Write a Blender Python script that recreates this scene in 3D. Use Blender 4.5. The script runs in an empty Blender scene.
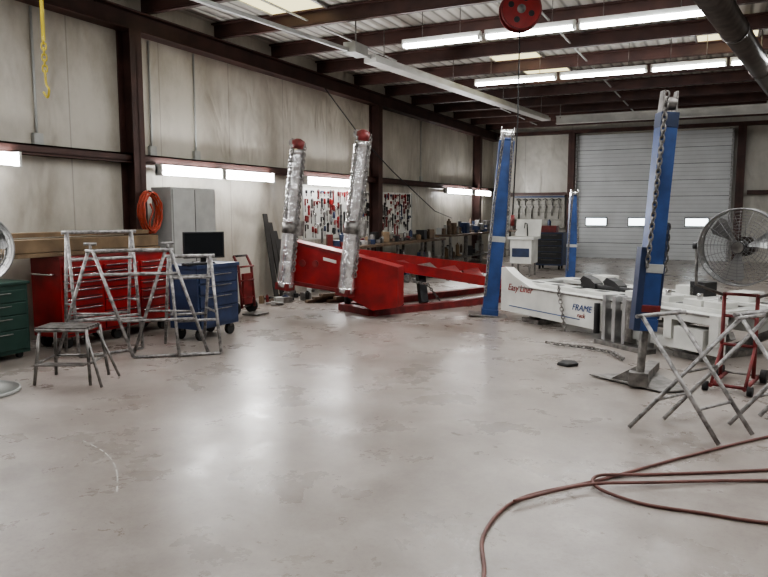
import bpy, math, random
from mathutils import Vector, Matrix
random.seed(7)
SC=bpy.context.scene
def col(o): SC.collection.objects.link(o); return o
try: SC.view_settings.look='AgX - Medium High Contrast'
except Exception: pass

# ------------------------------------------------------------ materials
MATS={}
def mat(name,c,rough=.5,metal=0.,var=.12,vs=6.,bump=0.,bs=40.,c2=None,spec=.5):
    if name in MATS: return MATS[name]
    m=bpy.data.materials.new(name);m.use_nodes=True
    nt=m.node_tree;n=nt.nodes;b=n['Principled BSDF'];l=nt.links
    b.inputs['Roughness'].default_value=rough;b.inputs['Metallic'].default_value=metal
    b.inputs['Specular IOR Level'].default_value=spec
    tc=n.new('ShaderNodeTexCoord')
    if var>0 or c2:
        ns=n.new('ShaderNodeTexNoise');ns.inputs['Scale'].default_value=vs;ns.inputs['Detail'].default_value=6
        l.new(tc.outputs['Object'],ns.inputs['Vector'])
        r=n.new('ShaderNodeValToRGB')
        r.color_ramp.elements[0].position=.35;r.color_ramp.elements[1].position=.65
        lo=[max(0,x*(1-var)) for x in c];hi=[min(1,x*(1+var)) for x in c]
        if c2: lo=list(c2);hi=list(c)
        r.color_ramp.elements[0].color=(*lo,1);r.color_ramp.elements[1].color=(*hi,1)
        l.new(ns.outputs['Fac'],r.inputs['Fac']);l.new(r.outputs['Color'],b.inputs['Base Color'])
    else: b.inputs['Base Color'].default_value=(*c,1)
    if bump>0:
        n2=n.new('ShaderNodeTexNoise');n2.inputs['Scale'].default_value=bs;n2.inputs['Detail'].default_value=3
        l.new(tc.outputs['Object'],n2.inputs['Vector'])
        bp=n.new('ShaderNodeBump');bp.inputs['Strength'].default_value=bump;bp.inputs['Distance'].default_value=.02
        l.new(n2.outputs['Fac'],bp.inputs['Height']);l.new(bp.outputs['Normal'],b.inputs['Normal'])
    MATS[name]=m;return m
def emis(name,c,s):
    m=bpy.data.materials.new(name);m.use_nodes=True;nt=m.node_tree;nt.nodes.clear()
    e=nt.nodes.new('ShaderNodeEmission');e.inputs[0].default_value=(*c,1);e.inputs[1].default_value=s
    o=nt.nodes.new('ShaderNodeOutputMaterial');nt.links.new(e.outputs[0],o.inputs[0]);MATS[name]=m;return m

RED=mat('red_paint',(.24,.013,.013),.38,var=.3,vs=4)
REDD=mat('red_paint_worn',(.15,.018,.018),.5,var=.35,vs=9)
BLUE=mat('blue_paint',(.03,.065,.19),.38,var=.25,vs=5)
BLUED=mat('dark_blue_paint',(.02,.033,.08),.45,var=.2)
WHITE=mat('white_paint',(.58,.58,.55),.4,var=.12,vs=3)
GREEN=mat('green_paint',(.012,.04,.03),.5)
GREY=mat('grey_enamel',(.36,.365,.35),.45,var=.08)
STEEL=mat('worn_steel',(.20,.19,.18),.45,metal=.7,var=.4,vs=14)
GALV=mat('galvanised_tube',(.27,.26,.255),.45,metal=.4,var=.5,vs=22)
CHROME=mat('bright_steel',(.6,.6,.6),.25,metal=1,var=.15)
FOIL=mat('foil_sleeve',(.74,.73,.74),.27,metal=.85,var=.2,vs=9,bump=.7,bs=18)
BLACK=mat('black_plastic',(.012,.012,.013),.4,var=.2)
RUB=mat('black_rubber',(.015,.015,.015),.7,var=.2)
MAROON=mat('red_oxide_steel',(.055,.024,.019),.55,var=.3,vs=3)
DARKP=mat('dark_pipe',(.055,.045,.04),.38,metal=.4,var=.3)
WOOD=mat('dark_wood',(.11,.075,.05),.65,var=.35,vs=9)
CARD=mat('brown_board',(.16,.11,.065),.8,var=.3,vs=4)
ORANGE=mat('orange_cord',(.38,.06,.03),.5)
YEL=mat('yellow_strap',(.42,.33,.03),.5)
HOSE=mat('maroon_hose',(.14,.06,.05),.5,var=.25)
PEG=mat('white_pegboard',(.62,.62,.58),.6,var=.06)
ALU=mat('aluminium',(.42,.42,.42),.38,metal=.8,var=.15)
CAGE=mat('fan_wire',(.26,.26,.26),.42,metal=.7,var=.15)
SCREEN=mat('monitor_screen',(.008,.01,.013),.12,var=0)
TUBE=emis('fluorescent_tube',(.95,.98,1.),26)
TUBEW=emis('wall_tube_glow',(.97,.98,1.),42)
SKYL=emis('skylight_panel',(1.,.90,.52),1.9)
DAY=emis('daylight_glass',(.88,.97,1.),5.0)

# ------------------------------------------------------------ mesh builder
class B:
    def __init__(s,name): s.n=name;s.v=[];s.f=[];s.m=[];s.sm=[];s.mats=[];s.M=Matrix.Identity(4)
    def mi(s,m):
        if m not in s.mats: s.mats.append(m)
        return s.mats.index(m)
    def add(s,vs,fs,m,smooth=False):
        o=len(s.v);s.v+=[tuple(s.M@Vector(q)) for q in vs];k=s.mi(m)
        for i,f in enumerate(fs):
            s.f.append([o+j for j in f]);s.m.append(k);s.sm.append(smooth if isinstance(smooth,bool) else smooth[i])
    def box(s,x0,x1,y0,y1,z0,z1,m):
        s.add([(x0,y0,z0),(x1,y0,z0),(x1,y1,z0),(x0,y1,z0),(x0,y0,z1),(x1,y0,z1),(x1,y1,z1),(x0,y1,z1)],
          [(0,3,2,1),(4,5,6,7),(0,1,5,4),(1,2,6,5),(2,3,7,6),(3,0,4,7)],m)
    def obox(s,c,sz,rot,m):
        M=Matrix.Translation(c)@rot.to_4x4();h=[q/2 for q in sz];o=s.M;s.M=o@M
        s.box(-h[0],h[0],-h[1],h[1],-h[2],h[2],m);s.M=o
    def beam(s,p,q,w,h,m,up=(0,0,1)):
        p=Vector(p);q=Vector(q);d=(q-p).normalized();u=Vector(up)
        if abs(d.dot(u))>.98:u=Vector((1,0,0))
        r=d.cross(u).normalized();u=r.cross(d)
        vs=[]
        for e in(p,q):
            for a,b in((-1,-1),(1,-1),(1,1),(-1,1)): vs.append(e+r*a*w/2+u*b*h/2)
        s.add(vs,[(3,2,1,0),(4,5,6,7),(0,1,5,4),(1,2,6,5),(2,3,7,6),(3,0,4,7)],m)
    def cyl(s,p,q,r,m,r2=None,n=14,caps=True):
        p=Vector(p);q=Vector(q);r2=r if r2 is None else r2;d=(q-p).normalized()
        u=d.orthogonal().normalized();w=d.cross(u);vs=[]
        for e,R in((p,r),(q,r2)):
            for i in range(n):
                t=2*math.pi*i/n;vs.append(e+(u*math.cos(t)+w*math.sin(t))*R)
        fs=[(i,(i+1)%n,n+(i+1)%n,n+i) for i in range(n)];sm=[True]*n
        if caps: fs+=[tuple(range(n-1,-1,-1)),tuple(range(n,2*n))];sm+=[False,False]
        s.add(vs,fs,m,sm)
    def tube(s,pts,r,m,n=8,closed=False):
        P=[Vector(q) for q in pts];N=len(P);vs=[];u=None
        for i in range(N):
            a=P[i-1] if (i>0 or closed) else P[i];b=P[(i+1)%N] if (i<N-1 or closed) else P[i]
            d=(b-a).normalized()
            if u is None:u=d.orthogonal().normalized()
            else:
                u=(u-d*u.dot(d));u=u.normalized() if u.length>1e-5 else d.orthogonal().normalized()
            w=d.cross(u)
            for k in range(n):
                t=2*math.pi*k/n;vs.append(P[i]+(u*math.cos(t)+w*math.sin(t))*r)
        fs=[]
        for i in range(N if closed else N-1):
            j=(i+1)%N
            for k in range(n):fs.append((i*n+k,i*n+(k+1)%n,j*n+(k+1)%n,j*n+k))
        sm=[True]*len(fs)
        if not closed: fs+=[tuple(range(n-1,-1,-1)),tuple(range((N-1)*n,N*n))];sm+=[False,False]
        s.add(vs,fs,m,sm)
    def ring(s,c,R,r,axis,m,N=32,n=5):
        a=Vector(axis).normalized();u=a.orthogonal().normalized();w=a.cross(u);c=Vector(c)
        s.tube([c+(u*math.cos(2*math.pi*i/N)+w*math.sin(2*math.pi*i/N))*R for i in range(N)],r,m,n,True)
    def prism(s,poly,off,m):
        N=len(poly);P=[Vector(q) for q in poly];o=Vector(off)
        vs=P+[q+o for q in P]
        s.add(vs,[tuple(range(N)),tuple(range(2*N-1,N-1,-1))]+[(i,N+i,N+(i+1)%N,(i+1)%N) for i in range(N)],m)
    def chain(s,pts,m,L=.06,W=.036,r=.0085):
        P=[Vector(q) for q in pts]
        k=0
        for a,b in zip(P,P[1:]):
            d=(b-a);n=max(1,int(d.length/(L*.72)));d.normalize();u=d.orthogonal().normalized();w=d.cross(u)
            for i in range(n):
                c=a+(b-a)*((i+.5)/n);x=u if k%2 else w;k+=1
                pts2=[]
                for j in range(10):
                    t=2*math.pi*j/10
                    pts2.append(c+d*(math.copysign(L/2-W/2,math.sin(t)) if abs(math.sin(t))>.1 else 0)+ (d*math.sin(t)+x*math.cos(t))*W/2)
                s.tube(pts2,r,m,5,True)
    def done(s,bevel=0,parent=None):
        me=bpy.data.meshes.new(s.n);me.from_pydata(s.v,[],s.f)
        for m in s.mats: me.materials.append(m)
        for p,k,sm in zip(me.polygons,s.m,s.sm): p.material_index=k;p.use_smooth=sm
        me.update()
        o=col(bpy.data.objects.new(s.n,me))
        if bevel:
            b=o.modifiers.new('bevel','BEVEL');b.width=bevel;b.segments=2;b.limit_method='ANGLE';b.angle_limit=math.radians(50)
        if parent:o.parent=parent
        return o
def RZ(a):return Matrix.Rotation(math.radians(a),3,'Z')

# ------------------------------------------------------------ room
XL,XR,YB,YF=-7.2,7.0,23.2,-4.0;ZC=4.35
def floormat():
    m=bpy.data.materials.new('polished_concrete');m.use_nodes=True;nt=m.node_tree;n=nt.nodes;l=nt.links;b=n['Principled BSDF']
    tc=n.new('ShaderNodeTexCoord')
    def noise(sc,det=6,dist=0,rough=.6):
        q=n.new('ShaderNodeTexNoise');q.inputs['Scale'].default_value=sc;q.inputs['Detail'].default_value=det;q.inputs['Distortion'].default_value=dist;q.inputs['Roughness'].default_value=rough
        l.new(tc.outputs['Object'],q.inputs['Vector']);return q
    def ramp(src,p0,p1,c0,c1):
        r=n.new('ShaderNodeValToRGB');r.color_ramp.elements[0].position=p0;r.color_ramp.elements[1].position=p1
        r.color_ramp.elements[0].color=(*c0,1);r.color_ramp.elements[1].color=(*c1,1);l.new(src,r.inputs['Fac']);return r.outputs['Color']
    def mul(x,y):
        mx=n.new('ShaderNodeMix');mx.data_type='RGBA';mx.blend_type='MULTIPLY';mx.inputs[0].default_value=1
        l.new(x,mx.inputs[6]);l.new(y,mx.inputs[7]);return mx.outputs[2]
    a=ramp(noise(.5,9,.5,.62).outputs['Fac'],.32,.66,(.215,.188,.168),(.345,.312,.288))
    c=ramp(noise(3.0,10,.1,.75).outputs['Fac'],.34,.62,(.76,.74,.725),(1.04,1.04,1.04))
    g=ramp(noise(34,6,0,.8).outputs['Fac'],.30,.5,(.80,.79,.78),(1.02,1.02,1.02))
    st=ramp(noise(1.1,6,.6,.6).outputs['Fac'],.28,.42,(.66,.62,.59),(1,1,1))
    l.new(mul(mul(mul(a,c),g),st),b.inputs['Base Color'])
    d=noise(1.8,8,.2,.7);mr=n.new('ShaderNodeMapRange');mr.inputs[1].default_value=.3;mr.inputs[2].default_value=.7;mr.inputs[3].default_value=.20;mr.inputs[4].default_value=.42
    l.new(d.outputs['Fac'],mr.inputs[0]);l.new(mr.outputs[0],b.inputs['Roughness'])
    e=noise(3,4);bp=n.new('ShaderNodeBump');bp.inputs['Strength'].default_value=.10;bp.inputs['Distance'].default_value=.02
    l.new(e.outputs['Fac'],bp.inputs['Height']);l.new(bp.outputs['Normal'],b.inputs['Normal'])
    return m
def wallmat(name,axis,c0,c1):
    m=bpy.data.materials.new(name);m.use_nodes=True;nt=m.node_tree;n=nt.nodes;l=nt.links;b=n['Principled BSDF']
    b.inputs['Roughness'].default_value=.4
    tc=n.new('ShaderNodeTexCoord');sp=n.new('ShaderNodeSeparateXYZ');l.new(tc.outputs['Object'],sp.inputs[0])
    def M(op,a,bv=None):
        q=n.new('ShaderNodeMath');q.operation=op
        for i,x in enumerate((a,bv)):
            if x is None: continue
            if isinstance(x,(int,float)): q.inputs[i].default_value=x
            else: l.new(x,q.inputs[i])
        return q.outputs[0]
    h=sp.outputs[axis];z=sp.outputs['Z']
    fr=M('FRACT',M('DIVIDE',h,1.52));dist=M('ABSOLUTE',M('SUBTRACT',fr,.5))
    seam=M('GREATER_THAN',dist,.494)
    mp=n.new('ShaderNodeMapping');mp.inputs['Scale'].default_value=(1.3,1.3,.7);l.new(tc.outputs['Object'],mp.inputs[0])
    ns=n.new('ShaderNodeTexNoise');ns.inputs['Scale'].default_value=1.3;ns.inputs['Detail'].default_value=8;ns.inputs['Roughness'].default_value=.65;l.new(mp.outputs[0],ns.inputs['Vector'])
    r=n.new('ShaderNodeValToRGB');r.color_ramp.elements[0].position=.3;r.color_ramp.elements[1].position=.6
    r.color_ramp.elements[0].color=(*c0,1);r.color_ramp.elements[1].color=(*c1,1);l.new(ns.outputs['Fac'],r.inputs['Fac'])
    mx=n.new('ShaderNodeMix');mx.data_type='RGBA';l.new(M('MULTIPLY',seam,.5),mx.inputs[0]);l.new(r.outputs['Color'],mx.inputs[6]);mx.inputs[7].default_value=(.18,.17,.15,1)
    l.new(mx.outputs[2],b.inputs['Base Color'])
    n3=n.new('ShaderNodeTexNoise');n3.inputs['Scale'].default_value=1.6;n3.inputs['Detail'].default_value=2;n3.inputs['Distortion'].default_value=.6;l.new(mp.outputs[0],n3.inputs['Vector'])
    hh=M('ADD',M('MULTIPLY',M('COSINE',M('MULTIPLY',M('SUBTRACT',fr,.5),6.283)),.5),M('MULTIPLY',n3.outputs['Fac'],1.3))
    bp=n.new('ShaderNodeBump');bp.inputs['Strength'].default_value=.75;bp.inputs['Distance'].default_value=.09;l.new(hh,bp.inputs['Height']);l.new(bp.outputs['Normal'],b.inputs['Normal'])
    return m
WALLY=wallmat('insulated_wall_side','Y',(.33,.30,.25),(.49,.46,.40))
WALLX=wallmat('insulated_wall_end','X',(.37,.35,.31),(.50,.48,.43))
def ribmat():
    m=bpy.data.materials.new('corrugated_roof_panel');m.use_nodes=True;nt=m.node_tree;n=nt.nodes;l=nt.links;b=n['Principled BSDF']
    b.inputs['Roughness'].default_value=.5
    tc=n.new('ShaderNodeTexCoord');w=n.new('ShaderNodeTexWave');w.bands_direction='X';w.inputs['Scale'].default_value=1.6;w.inputs['Distortion'].default_value=.2
    l.new(tc.outputs['Object'],w.inputs['Vector'])
    r=n.new('ShaderNodeValToRGB');r.color_ramp.elements[0].position=.0;r.color_ramp.elements[1].position=.25
    r.color_ramp.elements[0].color=(.18,.175,.155,1);r.color_ramp.elements[1].color=(.46,.44,.40,1);l.new(w.outputs['Fac'],r.inputs['Fac'])
    l.new(r.outputs['Color'],b.inputs['Base Color'])
    bp=n.new('ShaderNodeBump');bp.inputs['Distance'].default_value=.03;l.new(w.outputs['Fac'],bp.inputs['Height']);l.new(bp.outputs['Normal'],b.inputs['Normal'])
    return m
b=B('floor');b.box(XL-.2,XR+.2,YF-.2,YB+.2,-.15,0,floormat());b.done()
b=B('wall_left');b.box(XL-.15,XL,YF,YB,0,ZC,WALLY);b.done()
b=B('wall_right');b.box(XR,XR+.15,YF,YB,0,ZC,WALLY);b.done()
b=B('wall_front');b.box(XL-.15,XR+.15,YF-.15,YF,0,ZC,WALLX);b.done()
DX0,DX1,DZ=-4.42,.12,3.9
b=B('wall_back');b.box(XL-.15,DX0,YB,YB+.15,0,ZC,WALLX);b.box(DX1,XR+.15,YB,YB+.15,0,ZC,WALLX);b.box(DX0,DX1,YB,YB+.15,DZ-.05,ZC,WALLX);b.done()
b=B('ceiling');b.box(XL-.15,XR+.15,YF-.15,YB+.15,ZC,ZC+.1,ribmat());b.done()
for i,(x,y) in enumerate(((-3.62,12.55),(-.12,12.55),(-3.4,14.05),(-5.6,8.05))):
    b=B('window_%d'%(i+1))
    b.box(x-.44,x+.44,y-.68,y+.66,ZC-.02,ZC-.005,SKYL)
    for e in(-.46,.46): b.box(x+e-.02,x+e+.02,y-.68,y+.66,ZC-.04,ZC-.001,ALU)
    b.done()
b=B('trim_purlins')
y=-3.2
while y<23:
    b.box(XL+.02,XR-.02,y-.012,y+.012,4.15,4.33,MAROON);b.box(XL+.02,XR-.02,y,y+.08,4.13,4.15,MAROON);b.box(XL+.02,XR-.02,y-.08,y,4.31,4.335,MAROON)
    y+=1.5
for x in(-5.5,-2.4,.8,4): b.box(x-.015,x+.015,YF+.1,YB-.1,4.19,4.21,GREY)
b.done()
b=B('trim_girt_left')
for z in(2.16,):
    b.box(XL,XL+.16,YF,YB,z+.07,z+.09,MAROON);b.box(XL,XL+.02,YF,YB,z-.03,z+.09,MAROON);b.box(XL+.14,XL+.16,YF,YB,z+.0,z+.09,MAROON);b.box(XL,XL+.16,YF,YB,z-.03,z-.01,MAROON)
b.done()
b=B('trim_girt_back')
for x0,x1 in((XL+.26,DX0-.24),(DX1+.4,XR)): b.box(x0,x1,YB-.18,YB,2.02,2.04,MAROON);b.box(x0,x1,YB-.2,YB-.18,1.97,2.1,MAROON)
b.done()
def hcol(b,x,y,z0,z1,w,d,m,ax='x'):
    if ax=='x':
        b.box(x,x+.015,y-w/2,y+w/2,z0,z1,m);b.box(x+d-.015,x+d,y-w/2,y+w/2,z0,z1,m);b.box(x,x+d,y-.006,y+.006,z0,z1,m)
    else:
        b.box(x-w/2,x+w/2,y-.015,y,z0,z1,m);b.box(x-w/2,x+w/2,y-d,y-d+.015,z0,z1,m);b.box(x-.006,x+.006,y-d,y,z0,z1,m)
k=0
for y in(-.2,6.95,14.1,21.2):
    k+=1;b=B('trim_column_%d'%k);hcol(b,XL+.001,y,0,3.82,.2,.24,MAROON);b.done()
for x,w,d in((DX0-.12,.2,.22),(DX1+.2,.22,.3)):
    k+=1;b=B('trim_column_%d'%k);hcol(b,x,YB-.001,0,3.96,w,d,MAROON,'y');b.done()
b=B('trim_eave_beam')
b.box(XL,XL+.22,YF,YB,4.06,4.08,MAROON);b.box(XL,XL+.22,YF,YB,3.82,3.84,MAROON);b.box(XL+.1,XL+.12,YF,YB,3.82,4.08,MAROON)
b.box(XL+.22,XR,YB-.2,YB-.02,3.96,4.07,MAROON)
b.done()
b=B('trim_crossbeam')
b.box(-4.1,3.5,18.6,18.75,3.75,3.78,WHITE);b.box(-4.1,3.5,18.67,18.68,3.78,3.93,WHITE);b.box(-4.1,3.5,18.6,18.75,3.93,3.96,WHITE)
for x in(-4.0,-1.5,1.5): b.cyl((x,18.67,3.9),(x,18.67,4.35),.012,STEEL)
b.done()
b=B('roof_duct_pipe')
b.cyl((-.50,6.6,3.76),(1.1,18.0,3.76),.16,DARKP,n=24)
for t in(.05,.3,.55,.8):
    p=Vector((-.50,6.6,3.76)).lerp(Vector((1.1,18.0,3.76)),t);d=Vector((1.6,11.4,0)).normalized()
    b.cyl(p-d*.03,p+d*.03,.175,DARKP,n=24);b.cyl(p,p+Vector((0,0,.59)),.01,STEEL)
b.done()
b=B('door_1')
pm=mat('door_panel',(.52,.535,.54),.45,var=.06,vs=2);pl=mat('door_panel_groove',(.40,.41,.415),.5,var=.05)
N=8;ph=DZ/N;YD=YB-.10
b.box(DX0+.02,DX1-.02,YD+.08,YD+.085,0.01,DZ,BLACK)
for i in range(N):
    z0=i*ph
    b.box(DX0+.01,DX1-.01,YD+.03,YD+.08,z0+.008,z0+ph-.008,pm)
    for kk in(.25,.5,.75): b.box(DX0+.02,DX1-.02,YD+.026,YD+.032,z0+ph*kk-.01,z0+ph*kk+.01,pl)
for x in(-3.72,-2.42,-.78):
    zc=1.16
    b.box(x-.34,x+.34,YD+.0,YD+.03,zc-.14,zc+.14,BLACK);b.box(x-.31,x+.31,YD-.008,YD,zc-.11,zc+.11,DAY)
for x in(DX0+.03,DX1-.03): b.box(x-.03,x+.03,YD-.05,YD+.02,0,DZ,GALV)
b.done()

# ------------------------------------------------------------ lights
def area(name,loc,sx,sy,power,rot=(0,0,0),c=(1,.985,.965)):
    L=bpy.data.lights.new(name,'AREA');L.shape='RECTANGLE';L.size=sx;L.size_y=sy;L.energy=power;L.color=c
    o=col(bpy.data.objects.new(name,L));o.location=loc;o.rotation_euler=rot;return o
LP=21
def fix(x0,x1,y,z=3.82,lit=True):
    b=B('fluorescent_fixture')
    b.box(x0,x1,y-.04,y+.04,z+.03,z+.1,WHITE)
    for e in(-.04,.04):
        b.cyl((x0+.03,y+e,z+.01),(x1-.03,y+e,z+.01),.024,TUBE if lit else WHITE,n=10)
        for x in(x0+.015,x1-.015): b.box(x-.015,x+.015,y+e-.02,y+e+.02,z-.015,z+.05,WHITE)
    for x in(x0+.3,x1-.3): b.cyl((x,y,z+.1),(x,y,z+.5),.006,STEEL,n=6)
    b.done()
    if lit: area('fixture_lamp',((x0+x1)/2,y,z-.03),x1-x0-.1,.1,LP*(x1-x0)/1.3)
for x0,x1 in((-4.26,-3.1),(-3.04,-1.84),(-1.80,-.3)): fix(x0,x1,9.35)
for x0,x1 in((-4.3,-2.8),(-2.74,-1.3),(-1.24,-.1),(-.06,1.2)): fix(x0,x1,12.68)
LP=15
for y,lit in((-.6,False),(2.7,True),(6.0,True)):
    for x in(-5.3,-2.6,.1,2.8): fix(x,x+2.4,y,lit=lit)
for y in(9.35,12.68,16.0,19.3): fix(3.2,5.6,y)
def wfix(y0,y1,z=2.06):
    b=B('wall_fluorescent_fixture');x=XL+.22
    b.box(XL+.16,XL+.2,y0,y1,z-.05,z+.05,WHITE)
    for e in(-.04,.04): b.cyl((x+.01,y0+.03,z+e),(x+.01,y1-.03,z+e),.028,TUBEW,n=12)
    for y in(y0,y1-.03): b.box(XL+.16,x+.05,y,y+.03,z-.08,z+.08,WHITE)
    for y in(y0+.4,y1-.5): b.box(XL+.001,XL+.16,y,y+.1,z-.04,z+.04,WHITE)
    b.done()
    area('wall_lamp',(x+.06,(y0+y1)/2,z),y1-y0-.1,.12,32,(0,math.radians(90),math.radians(180)))
for a0,a1 in((2.8,5.2),(7.3,8.62),(8.66,9.98),(11.0,13.3),(18.2,20.3),(20.6,22.2)): wfix(a0,a1)
b=B('ceiling_raceway')
b.beam((-5.02,9.8,3.8),(-4.2,18.0,3.8),.22,.07,WHITE);b.beam((-5.02,9.8,3.86),(-4.2,18.0,3.86),.12,.06,WHITE)
b.beam((-5.6,4.5,3.84),(-5.02,9.8,3.84),.05,.05,GREY)
for t in(.05,.35,.65,.95): b.cyl((-5.02+.82*t,9.8+8.2*t,3.85),(-5.02+.82*t,9.8+8.2*t,4.33),.008,STEEL,n=6)
b.box(-5.15,-4.95,9.2,9.6,3.8,3.95,GREY)
b.cyl((-5.05,9.4,3.9),(-5.05,9.4,4.33),.012,STEEL,n=6)
b.done()
for y,z0,z1 in((7.4,2.25,3.8),(8.3,2.25,3.8),(16.9,2.25,3.8),(5.6,2.25,3.8)):
    b=B('wall_conduit');b.cyl((XL+.02,y,z0),(XL+.02,y,z1),.014,GREY,n=8);b.box(XL+.001,XL+.05,y-.06,y+.06,z0,z0+.14,GREY);b.done()
b=B('hanging_cable')
b.tube([(XL+.3,11.6,3.8),(XL+.3,13.1,3.0),(XL+.3,14.6,2.4),(XL+.3,17.2,1.5),(XL+.25,18.6,1.3)],.012,BLACK)
b.done()

# ------------------------------------------------------------ left group
b=B('red_tool_chest')
X0,X1,Y0,Y1=-6.82,-6.36,5.15,6.8
b.box(X0,X1,Y0,Y1,.13,1.0,RED)
b.box(X0-.01,X1+.015,Y0-.015,Y1+.015,.985,1.01,REDD)
n1=(Y1-Y0)/3
for k in range(3):
    ya=Y0+.03+k*n1;yb=ya+n1-.04;z=.16
    hs=[.16,.13,.1,.1,.08,.08,.08] if k!=1 else [.2,.13,.13,.1,.1,.07]
    for h in hs:
        b.box(X1+.004,X1+.018,ya,yb,z+.006,z+h-.006,RED);b.box(X1,X1+.005,ya-.005,yb+.005,z-.006,z+.006,BLACK);b.box(X1+.018,X1+.034,ya+.02,yb-.02,z+h-.026,z+h-.014,CHROME);z+=h+.003
for y in(Y0+.1,Y0+.8,Y1-.1):
    for x in(X0+.07,X1-.07): b.cyl((x-.025,y,.065),(x+.025,y,.065),.065,RUB);b.box(x-.035,x+.035,y-.03,y+.03,.1,.14,STEEL)
b.tube([(X0+.08,Y0-.01,.82),(X0+.08,Y0-.05,.82),(X1-.08,Y0-.05,.82),(X1-.08,Y0-.01,.82)],.012,CHROME)
b.done(.006)
b=B('cardboard_panel_stack')
b.box(-6.85,-6.42,4.7,6.7,1.015,1.06,CARD);b.box(-6.85,-6.45,4.62,6.7,1.065,1.2,CARD);b.beam((-6.8,4.7,1.24),(-6.7,6.7,1.24),.2,.05,CARD)
b.done(.004)
b=B('green_tool_cabinet')
b.box(-6.85,-6.4,4.1,4.78,.06,.78,GREEN);b.box(-6.87,-6.38,4.08,4.8,.76,.79,GREEN)
for z,h in((.1,.2),(.31,.14),(.46,.12),(.59,.12)):
    b.box(-6.4,-6.385,4.13,4.75,z,z+h,GREEN);b.box(-6.385,-6.37,4.3,4.58,z+h-.035,z+h-.025,STEEL)
for y in(4.18,4.7):
    for x in(-6.78,-6.47): b.cyl((x-.02,y,.035),(x+.02,y,.035),.035,RUB)
b.done(.005)
b=B('metal_storage_locker')
b.box(-7.05,-6.7,7.22,8.12,.06,1.82,GREY);b.box(-7.03,-6.73,7.24,8.1,0,.06,BLACK)
for a0,a1 in((7.24,7.665),(7.675,8.1)): b.box(-6.7,-6.682,a0,a1,.1,1.79,GREY)
b.box(-6.682,-6.66,7.62,7.64,.95,1.1,CHROME);b.box(-6.682,-6.655,7.69,7.72,.98,1.04,BLACK)
b.box(-6.684,-6.680,7.664,7.676,.1,1.79,BLACK)
b.done(.005)
b=B('extension_cord_coil')
for k in range(8):
    pts=[]
    for i in range(24):
        t=2*math.pi*i/24
        pts.append((-6.9+k*.012+random.uniform(-.01,.01),6.98+math.sin(t)*(.15+.02*random.random())+k*.004,1.5+math.cos(t)*(.24+.03*random.random())-.02*(k%3)))
    b.tube(pts,.011,ORANGE,6,True)
b.cyl((-6.955,6.98,1.74),(-6.8,6.98,1.76),.012,STEEL);b.tube([(-6.86,7.0,1.6),(-6.84,7.03,1.5),(-6.86,6.98,1.36),(-6.84,6.96,1.2)],.011,ORANGE)
b.done()
b=B('blue_computer_cart')
X0,X1,Y0,Y1=-5.78,-5.36,6.15,6.88
b.box(X0,X1,Y0,Y1,.14,.84,BLUED);b.box(X0-.02,X1+.02,Y0-.02,Y1+.02,.84,.88,BLUED)
for z,h in((.18,.2),(.39,.14),(.54,.12),(.67,.12)):
    b.box(X1,X1+.016,Y0+.03,Y1-.03,z,z+h-.01,BLUED);b.box(X1+.016,X1+.03,Y0+.15,Y1-.15,z+h-.035,z+h-.025,STEEL)
for y in(Y0+.1,Y1-.1):
    for x in(X0+.06,X1-.06): b.cyl((x-.022,y,.07),(x+.022,y,.07),.07,RUB);b.box(x-.03,x+.03,y-.025,y+.025,.1,.15,STEEL)
b.tube([(X1-.05,Y1,.75),(X1-.05,Y1+.07,.75),(X0+.05,Y1+.07,.75),(X0+.05,Y1,.75)],.012,CHROME)
b.done(.006)
b=B('computer_monitor')
r=RZ(52);c=Vector((-5.55,6.5,1.10))
b.obox(c,(.48,.035,.31),r,BLACK);b.obox(c+r@Vector((0,-.0185,.005)),(.45,.004,.275),r,SCREEN)
b.obox(c+r@Vector((0,.05,-.1)),(.06,.03,.22),r,BLACK);b.obox(Vector((c.x,c.y,.8895))+r@Vector((0,.04,0)),(.24,.18,.015),r,BLACK)
b.done(.004)
b=B('computer_keyboard')
b.obox((-5.46,6.25,.892),(.30,.13,.02),RZ(75),BLACK)
b.obox((-5.46,6.25,.904),(.28,.11,.006),RZ(75),mat('key_grey',(.05,.05,.05),.5));b.done(.003)
b=B('step_stool')
c=Vector((-5.12,4.22,0));r=RZ(26)
def L(x,y,z): return c+r@Vector((x,y,z))
for k in range(6):
    b.obox(L(-.02,-.13+k*.052,.5),(.44,.03,.012),r,STEEL)
for k in range(9): b.obox(L(-.22+k*.05,0,.492),(.014,.3,.012),r,STEEL)
for sx in(-1,1):
    for sy in(-1,1): b.tube([L(sx*.2,sy*.14,.49),L(sx*.24,sy*.2,.015)],.014,STEEL)
b.tube([L(-.225,-.15,.48),L(.185,-.15,.48),L(.185,.15,.48),L(-.225,.15,.48)],.014,STEEL,8,True)
b.tube([L(.19,-.12,.44),L(.36,-.26,.015)],.012,STEEL);b.tube([L(.19,.12,.44),L(.36,.14,.015)],.012,STEEL)
for k in range(3): b.obox(L(.05,-.26-.04*k,.22),(.42,.025,.01),r,STEEL)
b.tube([L(-.23,-.18,.2),L(.23,-.18,.2),],.011,STEEL);b.tube([L(-.23,.18,.2),L(.23,.18,.2)],.011,STEEL)
b.tube([L(-.23,-.18,.2),L(-.23,.18,.2)],.011,STEEL);b.tube([L(.23,-.18,.2),L(.23,.18,.2)],.011,STEEL)
b.tube([L(-.16,-.24,.21),L(.26,-.24,.21)],.01,STEEL)
b.done()
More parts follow.
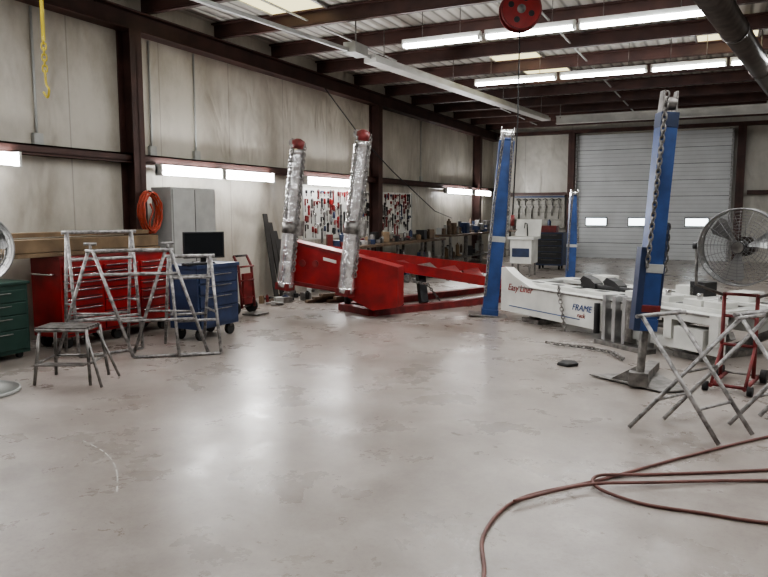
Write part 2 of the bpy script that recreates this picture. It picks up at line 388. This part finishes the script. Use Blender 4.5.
def panel_stand(P1,P2,h,sp,arms=True,low=.35):
    b=B('panel_stand');P1=Vector((*P1,0));P2=Vector((*P2,0));s=Vector((*sp,0));d=(P2-P1);u=d.normalized();z=Vector((0,0,1))
    b.tube([P1-u*.05+z*h,P2+u*.05+z*h],.019,GALV)
    for P in(P1,P2):
        for e in(1,-1):
            b.tube([P+z*h+s*e*.06,P+s*e+z*.018],.017,GALV)
        b.tube([P+s*.62+z*(h*.42),P-s*.62+z*(h*.42)],.012,GALV)
        if arms:
            b.tube([P+z*h,P+z*(h+.07)],.014,GALV);b.tube([P+z*(h+.07)-u*.06,P+z*(h+.07)+u*.06],.015,GALV)
    for e in(1,-1):
        for q in(low,.78):
            k=1-q*.94
            b.tube([P1+s*e*k+z*h*q,P2+s*e*k+z*h*q],.015,GALV)
    b.tube([P1+s+z*.018,P2+s+z*.018],.015,GALV)
    b.done()
panel_stand((-5.72,5.0),(-5.17,5.5),1.10,(.36,.16))
panel_stand((-6.05,5.0),(-5.8,5.62),1.28,(.17,-.06),False,.3)
panel_stand((-5.3,5.65),(-5.0,5.95),1.02,(.30,-.22),False)
b=B('hand_truck')
for y in(8.05,8.35): b.tube([(-6.2,y,.1),(-6.25,y,.7),(-6.33,y,.85)],.02,REDD)
for z in(.25,.5,.7): b.tube([(-6.21,8.05,z),(-6.21,8.35,z)],.014,REDD)
b.box(-6.24,-6.2,8.1,8.3,.15,.6,REDD)
b.tube([(-6.33,8.05,.85),(-6.33,8.35,.85)],.016,RUB);b.box(-6.2,-5.95,8.05,8.35,.01,.03,STEEL)
for y in(8.0,8.4): b.cyl((-6.3,y-.025,.1),(-6.3,y+.025,.1),.1,RUB)
b.tube([(-6.3,8.0,.1),(-6.3,8.4,.1)],.01,STEEL)
b.done()
def fan(name,c,yaw,R,redframe):
    b=B(name);M=Matrix.Translation(c)@Matrix.Rotation(math.radians(yaw),4,'Z');b.M=M
    ax=(0,1,0)
    for f in(-.09,.09):
        for i in range(1,13):
            rr=R*i/12;bulge=.05*(1-(i/12)**2)
            b.ring((0,f+math.copysign(bulge,f),0),rr,.002 if i<12 else .008,ax,CAGE,36,4)
        for i in range(20):
            t=2*math.pi*i/20;dx,dz=math.cos(t),math.sin(t)
            b.tube([(dx*R*.1,f+math.copysign(.05,f),dz*R*.1),(dx*R*.55,f+math.copysign(.037,f),dz*R*.55),(dx*R,f,dz*R)],.002,CAGE,4)
    b.cyl((0,-.09,0),(0,.09,0),R,CAGE,n=40,caps=False)
    for i in range(3):
        t=2*math.pi*i/3+.3
        pts=[]
        for q,wd in((.12,.25),(.45,.5),(.8,.62),(.92,.4)):
            for sg,yo in((-1,-.04),(1,.04)):
                a=t+sg*wd*.62*(.9 if q>.2 else 1);pts.append((math.cos(a)*R*q,yo,math.sin(a)*R*q))
        b.add(pts,[(0,2,3,1),(2,4,5,3),(4,6,7,5)],ALU,True)
        b.add([(p[0],p[1]+.004,p[2]) for p in pts],[(1,3,2,0),(3,5,4,2),(5,7,6,4)],ALU,True)
    b.cyl((0,-.14,0),(0,.16,0),R*.16,BLACK);b.cyl((0,-.16,0),(0,-.135,0),R*.14,STEEL)
    b.cyl((0,.1,0),(0,.3,0),R*.26,DARKP)
    z0=-c[2]
    if redframe:
        for sx in(-1,1):
            b.tube([(sx*(R+.03),.0,0),(sx*(R+.03),.04,-R-.02),(sx*.14,.1,-R-.1)],.014,STEEL)
            b.tube([(sx*.13,.1,-R-.08),(sx*.13,.1,z0+.08)],.017,REDD)
            b.tube([(sx*.13,-.25,z0+.05),(sx*.13,.35,z0+.05)],.017,REDD);b.tube([(sx*.13,.1,z0+.35),(sx*.13,-.22,z0+.06)],.013,REDD)
            b.cyl((sx*.15,.32,z0+.06),(sx*.2,.32,z0+.06),.06,RUB);b.cyl((sx*.15,-.24,z0+.04),(sx*.19,-.24,z0+.04),.04,RUB)
            b.cyl((sx*(R+.0),0,0),(sx*(R+.06),0,0),.03,BLACK)
        for z in(-R-.09,z0+.35,z0+.6): b.tube([(-.13,.1,z),(.13,.1,z)],.014,REDD)
        b.tube([(-.13,-.2,z0+.05),(.13,-.2,z0+.05)],.014,REDD);b.tube([(-.2,.32,z0+.06),(.2,.32,z0+.06)],.01,STEEL)
    else:
        b.tube([(0,.2,-.03),(0,.16,-.3),(0,.16,z0+.05)],.02,STEEL)
        b.cyl((0,.16,z0+.55),(0,.16,z0+.0),.03,STEEL)
        b.cyl((0,.16,z0),(0,.16,z0+.03),.34,GREY,n=40);b.cyl((0,.16,z0+.03),(0,.16,z0+.07),.33,GREY,r2=.08,n=40)
    b.done()
fan('pedestal_fan',Vector((-5.36,3.54,1.2)),74,.28,False)
fan('drum_fan',Vector((.13,6.55,1.2)),-12,.32,True)

# ------------------------------------------------------------ towers
def align(p,q):
    d=(Vector(q)-Vector(p));z=d.normalized();x=Vector((1,0,0));x=(x-z*x.dot(z)).normalized();y=z.cross(x)
    return Matrix.Translation(p)@Matrix(((x.x,y.x,z.x),(x.y,y.y,z.y),(x.z,y.z,z.z))).to_4x4(), d.length
def rotM(M,a): return M@Matrix.Rotation(math.radians(a),4,'Z')
def sleeve_tower(p,q,parent):
    b=B('pulling_tower_arm');M,Lh=align(p,q);b.M=M
    b.cyl((0,0,0),(0,0,Lh*.92),.06,REDD)
    N=26;rs=[.112+.006*random.uniform(-1,1) for _ in range(N)]
    for i in range(N-1):
        if abs(i/N-.43)<.03: continue
        b.cyl((0,0,Lh*.93*i/(N-1)),(0,0,Lh*.93*(i+1)/(N-1)),rs[i],FOIL,r2=rs[i+1],n=18,caps=i in(0,N-2))
    b.cyl((0,0,Lh*.37),(0,0,Lh*.44),.118,STEEL,n=20);b.box(.05,.2,-.04,.04,Lh*.36,Lh*.46,STEEL)
    b.cyl((0,0,Lh*.93),(0,0,Lh*.985),.09,REDD,n=20);b.cyl((0,0,Lh*.985),(0,0,Lh),.09,REDD,r2=.03,n=20)
    b.cyl((-.07,-.05,Lh*.97),(-.07,.05,Lh*.97),.06,STEEL)
    b.chain([(.13,-.02,Lh*.97),(.135,-.03,Lh*.5),(.14,-.03,.25)],STEEL)
    b.chain([(-.02,-.125,Lh*.95),(-.03,-.13,Lh*.46)],STEEL)
    b.box(-.1,.1,-.1,.1,-.04,.06,REDD)
    return b.done(parent=parent)
def blue_tower(p,q,w,name='pulling_tower',z0=0,post=False,red=True,rot=20):
    b=B(name);M,Lh=align(p,q);b.M=rotM(M,rot);h=w/2
    lo=z0
    CP=STEEL if post else CHROME
    b.box(-h,h,-h,h,lo,Lh*.93,BLUE)
    b.box(-h*1.12,h*1.12,-h*1.12,h*1.12,lo+.0,lo+.1,BLUE)
    b.box(-h*1.1,h*1.1,-h*1.1,h*1.1,Lh*.40,Lh*.43,GREY)
    b.box(-h*.8,-h*.5,-h*1.01,h*.4,Lh*.5,Lh*.9,BLUE)
    for sx in(-1,1): b.prism([(sx*h*.9,-h*.9,Lh*.9),(sx*h*.9,h*.9,Lh*.9),(sx*h*.9,h*.5,Lh),(sx*h*.9,-h*.5,Lh)],(-.015*sx,0,0),CP)
    b.cyl((-h*.85,0,Lh*.96),(h*.85,0,Lh*.96),h*.75,CP,n=20)
    if post:
        b.chain([(-h*.7,-h*1.2,Lh*.99),(-h*.9,-h*1.35,Lh*.6),(-h*1.0,-h*1.35,Lh*.42)],STEEL,.06,.036,.0085)
        b.box(-h*1.05,h*1.05,-h*1.05,h*1.05,Lh*.88,Lh*.93,BLUED)
        b.cyl((0,0,0),(0,0,lo+.05),.035,STEEL);b.box(-h*1.2,h*1.2,-h*1.2,h*1.2,lo+.16,lo+.22,REDD)
        b.box(-h*1.8,-h*1.0,-h*1.2,h*.4,lo+.0,lo+.7,BLUED)
        b.cyl((h*1.4,0,lo+.1),(h*1.4,0,lo+.9),.018,BLUED)
        b.chain([(h*1.5,0,lo+.9),(h*1.7,0,lo+.5)],STEEL)
    else:
        b.chain([(-h*.5,-h*1.15,Lh*.97),(-h*.9,-h*1.3,Lh*.6),(-h*.9,-h*1.3,max(lo+.1,.3))],STEEL,.06,.036,.0085)
        b.chain([(h*.6,-h*1.15,Lh*.97),(h*1.2,-h*1.3,Lh*.45)],STEEL,.06,.036,.0085)
    return b
rk=bpy.data.objects.new('red_frame_rack',None);col(rk)
b=B('rack_body')
A=Vector((-5.75,8.45,0));Q=Vector((-4.05,8.75,0));u=(Q-A).normalized();nrm=Vector((-u.y,u.x,0))
prof=[(0,.45),(.85,.34),(1.35,.1),(1.72,.16),(1.72,.72),(1.2,.85),(0,1.1)]
b.prism([A+u*s+Vector((0,0,z)) for s,z in prof],nrm*.34,RED)
b.prism([A+u*s+Vector((0,0,z))-nrm*.02 for s,z in ((.02,1.06),(1.2,.81),(1.2,.85),(.02,1.1))],nrm*.02,REDD)
b.prism([A+u*s+Vector((0,0,z))-nrm*.02 for s,z in ((.02,.47),(.85,.36),(.85,.40),(.02,.51))],nrm*.02,REDD)
b.prism([A+u*s+Vector((0,0,z))-nrm*.006 for s,z in ((.62,.80),(.82,.755),(.82,.80),(.62,.845))],nrm*.004,WHITE)
for s in(.3,.5): b.cyl(A+u*s+Vector((0,0,.75))-nrm*.012,A+u*s+Vector((0,0,.75)),.05,REDD)
b.beam((-4.75,8.95,.79),(-3.15,11.3,.26),.28,.15,RED);b.beam((-5.25,9.0,.90),(-3.72,12.9,.36),.26,.16,RED)
b.beam((-5.3,9.15,.86),(-4.3,9.1,.66),.3,.1,REDD)
b.beam((-3.2,11.2,.25),(-3.75,12.85,.34),.2,.12,RED)
for t in(.15,.3,.45,.6,.75):
    p=Vector((-4.75,8.95,.75)).lerp(Vector((-3.15,11.3,.23)),t);q=Vector((-5.25,9.0,.86)).lerp(Vector((-3.72,12.9,.33)),t)
    b.beam(p,q,.3,.06,REDD if t!=.45 else STEEL)
b.beam((-4.5,8.85,.05),(-3.2,11.35,.05),.14,.1,REDD);b.beam((-5.2,9.2,.05),(-3.8,12.9,.05),.14,.1,REDD)
b.beam((-3.25,11.3,.06),(-3.82,12.85,.06),.12,.1,REDD)
b.beam((-4.35,9.1,.08),(-4.55,9.5,.6),.1,.1,STEEL);b.beam((-4.7,9.1,.6),(-4.3,9.4,.08),.1,.1,BLACK)
b.beam((-4.5,8.85,.05),(-5.2,9.2,.05),.14,.1,REDD);b.cyl((-4.5,9.0,.1),(-4.5,9.0,.6),.07,BLACK);b.cyl((-5.1,9.2,.1),(-5.1,9.2,.8),.05,BLACK)
b.cyl((-3.2,11.2,.1),(-3.2,11.2,.24),.05,BLACK);b.cyl((-3.8,12.6,.1),(-3.8,12.6,.33),.05,BLACK)
b.beam((-4.1,9.8,.1),(-4.2,9.9,.5),.12,.12,BLACK);b.chain([(-3.9,9.95,.13),(-4.0,9.7,.4),(-4.3,9.3,.5)],STEEL)
b.done(.008,rk)
sleeve_tower((-5.62,8.29,.42),(-5.40,8.36,2.50),rk)
sleeve_tower((-4.74,8.48,.36),(-4.48,8.56,2.6),rk)
b=blue_tower((-3.0,9.62,0),(-2.80,9.7,2.66),.21);b.box(-.3,.3,-.2,.2,0,.02,STEEL);b.done(.006)
b=blue_tower((-2.80,14.4,0),(-2.76,14.4,1.93),.17);b.box(-.2,.2,-.2,.2,0,.02,STEEL);b.done(.006)
b=blue_tower((-.60,6.2,0),(-.46,6.25,2.47),.14,z0=.5,post=True,rot=26)
b.M=Matrix.Identity(4)
b.prism([(-1.05,6.42,.012),(-.4,6.05,.012),(-.2,6.2,.012),(-.5,6.75,.012)],(0,0,.012),STEEL)
b.prism([(-.85,6.3,.03),(-.6,6.2,.03),(-.6,6.2,.2)],(.012,.01,0),STEEL);b.box(-.68,-.52,6.12,6.28,.02,.14,STEEL)
b.beam((-.6,6.25,.06),(-.54,6.9,.06),.1,.08,STEEL)
b.done(.006)
# white rack
wr=bpy.data.objects.new('white_frame_rack',None);col(wr)
b=B('rack_body')
O=Vector((-2.70,9.38,0));U=Vector((.79,-.613,0)).normalized();W=Vector((.613,.79,0)).normalized();Z=Vector((0,0,1))
RM=Matrix(((U.x,W.x,0,O.x),(U.y,W.y,0,O.y),(0,0,1,0),(0,0,0,1)));b.M=RM
b.prism([(-.1,0,.12),(1.9,0,.12),(1.9,0,.5),(.55,0,.5),(.2,0,.62),(.0,0,.72),(-.1,0,.72)],(0,.14,0),WHITE)
b.box(1.9,3.4,.0,.14,.40,.5,WHITE);b.box(1.9,3.4,.04,.12,.1,.2,WHITE)
for x in(2.75,3.3): b.box(x,x+.1,.0,.12,.2,.42,WHITE)
b.box(2.9,3.25,-.02,.12,.12,.34,WHITE)
b.cyl((2.0,.12,.3),(3.3,.12,.32),.04,STEEL)
b.box(.3,3.3,-.012,0,.475,.495,STEEL)
b.box(0,3.4,.14,.42,.5,.54,WHITE);b.box(0,3.4,.85,1.19,.5,.54,WHITE)
for x in(0,.9,1.8,2.7,3.2): b.box(x,x+.2,.42,.85,.49,.53,GREY)
for k in range(8): b.box(.3+k*.4,.45+k*.4,.22,.32,.541,.545,BLACK);b.box(.3+k*.4,.45+k*.4,.95,1.05,.541,.545,BLACK)
b.box(0,3.4,1.05,1.19,.2,.5,WHITE)
for x in(.3,1.4,2.6): b.box(x,x+.14,.14,1.05,.3,.5,STEEL)
for x in(.35,2.9):
    b.beam((x,.2,.04),(x+.5,.2,.3),.08,.08,STEEL);b.beam((x,.95,.04),(x+.5,.95,.3),.08,.08,STEEL);b.box(x-.1,x+.25,.1,1.05,0,.06,STEEL)
for x in(1.95,2.1,2.25,2.5): b.box(x,x+.05,-.08,.1,.02,.56,ALU)
b.cyl((2.4,-.12,.1),(2.4,-.12,.55),.04,STEEL);b.box(1.9,2.65,-.14,.02,.0,.05,STEEL)
b.cyl((1.85,-.06,.1),(1.85,-.06,.45),.035,BLACK)
for x,y in((1.25,.35),(1.6,.4)):
    b.prism([(x-.1,y,.54),(x+.12,y,.54),(x+.1,y,.61),(x+.02,y,.66),(x-.1,y,.69),(x-.16,y,.64)],(0,.14,0),BLACK)
b.cyl((1.1,.38,.57),(1.9,.45,.57),.03,BLACK)
for x in(2.15,2.55,2.95,3.2): b.box(x-.12,x+.1,.18,.4,.54,.60,WHITE);b.cyl((x,.28,.6),(x,.28,.66),.03,CHROME)
for x in(.8,2.2,2.9): b.box(x-.1,x+.15,.9,1.15,.54,.64,WHITE)
b.box(2.3,2.5,.9,1.1,.54,.7,BLACK)
b.chain([(1.05,.05,.56),(1.15,-.03,.5),(1.3,-.05,.05)],STEEL)
b.box(.1,1.5,-.006,0,.2,.212,BLUE)
b.done(.006,wr)
def label(txt,x,z,size,m):
    c=bpy.data.curves.new('label','FONT');c.body=txt;c.size=size;c.extrude=.002;c.shear=.3;c.materials.append(m)
    o=col(bpy.data.objects.new('label',c));o.parent=wr
    o.matrix_world=RM@Matrix.Translation((x,-.004,z))@Matrix.Rotation(math.pi/2,4,'X')
label('Easy Liner',.06,.42,.13,RED);label('FRAME',1.36,.31,.11,BLUE);label('rack',1.45,.23,.08,RED)

def xstand(off,name='folding_trestle'):
    b=B(name);o=Vector((*off,0))
    a0,a1=Vector((-.53,4.93,.02)),Vector((.13,5.4,.76));c0,c1=Vector((.03,4.8,.02)),Vector((-.5,5.2,.76));s=Vector((.2,.32,0))
    for e in(0,1):
        for p,q in((a0,a1),(c0,c1)): b.tube([p+o+s*e,q+o+s*e],.015,GALV)
    for p in(a1,c1): b.tube([p+o-s*.15,p+o+s*1.15],.015,GALV)
    for p in(a0.lerp(a1,.25),c0.lerp(c1,.25)): b.tube([p+o,p+o+s],.011,GALV)
    m=a0.lerp(a1,.5);b.tube([m+o,m+o+s],.01,STEEL)
    b.tube([c1+o,c1+o+Vector((.28,.12,.03))],.014,GALV)
    b.done()
xstand((0,0));xstand((.62,.38))
def smooth(P,n=8):
    P=[Vector(p) for p in P];out=[]
    for i in range(len(P)-1):
        p0=P[max(i-1,0)];p1=P[i];p2=P[i+1];p3=P[min(i+2,len(P)-1)]
        for k in range(n):
            t=k/n;out.append(.5*((2*p1)+(-p0+p2)*t+(2*p0-5*p1+4*p2-p3)*t*t+(-p0+3*p1-3*p2+p3)*t**3))
    out.append(P[-1]);return out
b=B('air_hose')
z=.0105
b.tube(smooth([(-.55,1.6,z),(-.74,2.3,z),(-.83,2.65,z),(-.94,3.0,z),(-.89,3.45,z),(-.56,3.89,z),(-.18,4.46,z),(.32,5.15,z),(.9,5.8,z)]),.0095,HOSE)
b.tube(smooth([(-.9,3.36,z+.018),(-.62,3.72,z+.022),(-.3,3.95,z+.01),(.3,4.3,z),(.9,4.5,z)]),.0095,HOSE)
b.tube(smooth([(.7,4.75,z),(.1,4.35,z),(-.35,4.08,z),(-.57,3.9,z+.02),(-.55,3.75,z+.01),(-.32,3.66,z),(-.04,3.67,z),(.3,3.7,z),(.8,3.9,z)]),.0095,HOSE)
b.done()
b=B('floor_paint_marks')
CH=mat('worn_white_paint',(.5,.49,.46),.6,var=.3,vs=40)
def arc(t): return Vector((-3.72+.95*t,3.12-.62*t+.12*math.sin(t*3.1),.0012))
for t0,t1 in((.0,.06),(.1,.2),(.24,.3),(.33,.47),(.52,.6),(.63,.8),(.84,.9)):
    n=3
    for i in range(n): b.beam(arc(t0+(t1-t0)*i/n),arc(t0+(t1-t0)*(i+1)/n),.007,.0015,CH)
b.done()
b=B('shop_rag');b.prism([(-1.42,6.76,.001),(-1.3,6.7,.001),(-1.22,6.8,.001),(-1.28,6.92,.001),(-1.4,6.9,.001)],(.01,0,.03),RUB);b.done(.008)
b=B('floor_chain');b.chain([Vector((p[0],p[1],.03)) for p in((-1.75,7.75),(-1.6,7.7),(-1.25,7.65),(-1.0,7.5),(-.85,7.2))],STEEL);b.done()
b=B('cord_reel')
c=Vector((-2.30,8.38,3.85));ax=Vector((.44,-.9,0)).normalized()
for e in(-.07,.07): b.cyl(c+ax*e-ax*.006,c+ax*e+ax*.006,.23,RED,n=32);b.ring(c+ax*e,.23,.014,ax,REDD)
b.cyl(c-ax*.06,c+ax*.06,.18,BLACK,n=28);b.cyl(c-ax*.1,c+ax*.1,.05,STEEL)
for k in range(4):
    t=k*math.pi/2+.4;sd=ax.cross(Vector((0,0,1)));b.cyl(c+ax*.078+(sd*math.cos(t)+Vector((0,0,1))*math.sin(t))*.13,c+ax*.084+(sd*math.cos(t)+Vector((0,0,1))*math.sin(t))*.13,.035,BLACK)
b.box(c.x-.05,c.x+.05,c.y-.05,c.y+.05,4.05,4.35,STEEL);b.tube([c+Vector((0,0,-.2)),(c.x+.0,c.y,2.6),(c.x-.04,c.y,1.45)],.008,BLACK)
b.cyl((c.x-.04,c.y,1.45),(c.x-.04,c.y,1.32),.025,REDD);b.tube([(c.x-.04,c.y,1.33),(c.x-.04,c.y,1.27),(c.x-.01,c.y,1.24),(c.x+.02,c.y,1.28)],.007,STEEL)
b.done()
b=B('hoist_hook_strap')
hx,hy=-4.27,3.42
b.box(hx-.012,hx+.012,hy-.006,hy+.006,2.66,4.34,YEL)
b.chain([(hx,hy,2.68),(hx,hy,2.42)],YEL,.05,.03,.006);b.tube(smooth([(hx,hy,2.44),(hx+.005,hy,2.37),(hx+.03,hy,2.33),(hx+.01,hy,2.28),(hx-.025,hy,2.32)]),.008,YEL)
b.done()

# ------------------------------------------------------------ wall tools
tm=[REDD,RED,STEEL,BLACK,STEEL,CHROME,RED,BLACK,BLUED]
for ya,yz in((11.2,13.93),(14.27,16.3)):
    b=B('pegboard_tool_display')
    b.box(XL+.005,XL+.03,ya,yz,.95,1.94,PEG)
    for y in(ya,(ya+yz)/2,yz-.02): b.box(XL+.03,XL+.04,y,y+.02,.95,1.94,ALU)
    y=ya+.1
    while y<yz-.1:
        z=1.89
        while z>1.12:
            k=random.random();m=random.choice(tm);x=XL+.04;h=random.uniform(.1,.26)
            if k<.35:
                b.box(x,x+.02,y-.016,y+.016,z-h,z,m);b.ring((x+.01,y,z-.01),.03,.011,(1,0,0),m,12,5);b.ring((x+.01,y,z-h),.026,.01,(1,0,0),m,12,5)
            elif k<.6:
                b.cyl((x+.02,y,z-h*.5),(x+.02,y,z),.022,random.choice([RED,BLACK,REDD,BLUED]),n=8);b.cyl((x+.02,y,z-h),(x+.02,y,z-h*.5),.008,STEEL,n=6)
            elif k<.8:
                b.tube([(x+.02,y-.05,z-h*.5),(x+.02,y-.05,z-.01),(x+.02,y+.04,z-.01),(x+.02,y+.04,z-h*.35)],.014,m,6);b.cyl((x+.02,y-.05,z-h),(x+.02,y-.05,z-h*.5),.009,STEEL,n=6)
            elif k<.92:
                b.prism([(x,y-.05,z-.1),(x,y+.05,z-.13),(x,y+.06,z-.02),(x,y-.03,z)],(.03,0,0),m);b.cyl((x+.015,y,z-.1),(x+.015,y,z-h-.02),.012,BLACK,n=6)
            z-=h+random.uniform(.03,.07)
        y+=random.uniform(.09,.14)
    b.done()
b=B('tool_hanging_rack')
Y=YB-.22
b.box(-6.35,-4.7,Y-.03,Y,.95,2.0,mat('back_tool_board',(.26,.25,.22),.6));b.box(-6.35,-4.7,Y-.06,Y-.03,1.93,1.99,BLUED)
for k in range(7):
    x=-6.2+k*.22
    b.cyl((x,Y-.07,1.25+.1*(k%2)),(x,Y-.07,1.85),.016,STEEL,n=8);b.tube([(x-.08,Y-.07,1.86),(x,Y-.07,1.9),(x+.08,Y-.07,1.84)],.014,BLACK,6);b.box(x-.05,x+.05,Y-.1,Y-.04,1.6,1.66,STEEL)
for z in(1.7,1.45,1.2): b.box(-6.3,-4.75,Y-.05,Y-.035,z,z+.02,STEEL)
b.done()
def junk(b,x0,x1,y0,y1,z,n,hmax):
    for i in range(n):
        x=random.uniform(x0,x1);y=random.uniform(y0,y1);m=random.choice([BLACK,STEEL,REDD,STEEL,WOOD,BLUED,CARD,STEEL,BLACK,GREY]);k=random.random();s=random.uniform(.06,.17);h=random.uniform(.06,hmax)
        if k<.45: b.obox((x,y,z+h/2+.001),(s,s*1.4,h),RZ(random.uniform(0,90)),m)
        elif k<.75: b.cyl((x,y,z+.001),(x,y,z+h),s*.4,m,n=12);b.cyl((x,y,z+h),(x,y,z+h*1.15),s*.2,m,n=10)
        else: b.tube([(x-s,y,z+.03),(x,y+s*.3,z+.05),(x+s*.6,y+s,z+.03)],.02,m,6);b.obox((x,y,z+.04),(.08,.08,.07),RZ(30),m)
def bench(x0,x1,y0,y1,h,n,ax,ns):
    b=B('workbench');b.box(x0,x1,y0,y1,h-.05,h,WOOD);b.box(x0+.04,x1-.04,y0+.04,y1-.04,.22,.25,STEEL)
    for i in range(n+1):
        t=i/n
        if ax=='y': ps=[(x0+.05,y0+.06+(y1-y0-.12)*t),(x1-.05,y0+.06+(y1-y0-.12)*t)]
        else: ps=[(x0+.06+(x1-x0-.12)*t,y0+.05),(x0+.06+(x1-x0-.12)*t,y1-.05)]
        for px,py in ps: b.box(px-.03,px+.03,py-.03,py+.03,0,h-.05,STEEL)
    junk(b,x0+.15,x1-.15,y0+.2,y1-.2,.25,ns,.35);b.done(.004)
bench(-6.93,-6.35,11.0,16.6,.82,4,'y',40)
bench(-6.93,-6.35,17.0,20.9,.88,3,'y',20)
bench(-6.5,-4.85,22.15,22.85,.88,2,'x',8)
def clutter(name,*a):
    b=B(name);junk(b,*a);b.done(.003)
clutter('bench_parts_clutter',-6.8,-6.5,11.2,16.4,.822,60,.24)
clutter('bench_parts_clutter',-6.8,-6.5,17.2,20.7,.882,34,.36)
clutter('bench_parts_clutter',-6.3,-5.0,22.3,22.7,.882,22,.35)
clutter('floor_parts_clutter',-6.9,-6.2,9.1,10.3,0,20,.2)
clutter('floor_parts_clutter',-6.2,-5.9,11.2,15.5,0,30,.3)
b=B('bench_vise');c=Vector((-6.42,19.2,.882))
b.cyl(c,c+Vector((0,0,.08)),.05,BLUED);b.box(c.x-.1,c.x+.12,c.y-.06,c.y+.06,c.z+.08,c.z+.2,BLUED);b.box(c.x+.14,c.x+.2,c.y-.08,c.y+.08,c.z+.08,c.z+.26,STEEL);b.box(c.x+.06,c.x+.12,c.y-.08,c.y+.08,c.z+.18,c.z+.26,STEEL);b.cyl(c+Vector((.12,0,.13)),c+Vector((.35,0,.13)),.018,STEEL);b.cyl(c+Vector((.34,-.12,.13)),c+Vector((.34,.12,.13)),.01,STEEL)
b.done(.004)
b=B('parts_washer')
ox=.42
b.box(-4.85+ox,-4.35+ox,15.7,16.3,.3,.85,WHITE);b.box(-4.9+ox,-4.3+ox,15.65,16.35,.85,.91,WHITE);b.prism([(-4.9+ox,16.3,.91),(-4.3+ox,16.3,.91),(-4.3+ox,16.42,1.3),(-4.9+ox,16.42,1.3)],(0,.03,0),WHITE)
b.box(-4.8+ox,-4.4+ox,15.69,15.7,.45,.65,BLUED)
for x in(-4.8+ox,-4.4+ox):
    for y in(15.75,16.25): b.box(x-.02,x+.02,y-.02,y+.02,0,.3,STEEL)
b.tube([(-4.6+ox,16.3,.9),(-4.6+ox,16.25,1.2),(-4.6+ox,16.05,1.22),(-4.6+ox,16.0,1.1)],.015,BLACK)
b.done(.006)
b=B('rolling_tool_cabinet')
b.box(-4.4,-3.7,18.0,18.5,.1,.95,BLUED)
for k in range(5): b.box(-4.37,-3.73,17.985,18.0,.14+k*.16,.28+k*.16,BLACK);b.box(-4.25,-3.85,17.97,17.985,.24+k*.16,.25+k*.16,STEEL)
for x in(-4.3,-3.8):
    for y in(18.08,18.42): b.cyl((x-.02,y,.05),(x+.02,y,.05),.05,RUB)
b.box(-4.3,-3.9,18.1,18.4,.95,1.12,REDD)
b.done(.005)
b=B('leaning_planks')
for k in range(4): b.beam((-6.85+.03*k,9.85+k*.14,.01),(-7.10,9.9+k*.14,1.45-.15*k),.11,.025,mat('dark_plank',(.035,.032,.03),.6),up=(1,0,0))
b.done()
b=B('scrap_lumber_pile')
for k in range(6): b.beam((-6.1+.1*k,9.6+.06*k,.03+.05*(k%3)),(-5.5+.09*k,10.5+.1*k,.03+.05*(k%3)),.09,.045,WOOD)
b.done()

# ------------------------------------------------------------ camera/world
cam=bpy.data.cameras.new('camera');co=col(bpy.data.objects.new('camera',cam));cam.sensor_width=36;cam.lens=36*697/768
co.location=(0,0,1.5);co.rotation_euler=(math.pi/2-math.radians(6.35),0,math.radians(26));SC.camera=co
w=bpy.data.worlds.new('world');SC.world=w;w.use_nodes=True;w.node_tree.nodes['Background'].inputs[0].default_value=(.5,.55,.6,1);w.node_tree.nodes['Background'].inputs[1].default_value=.5
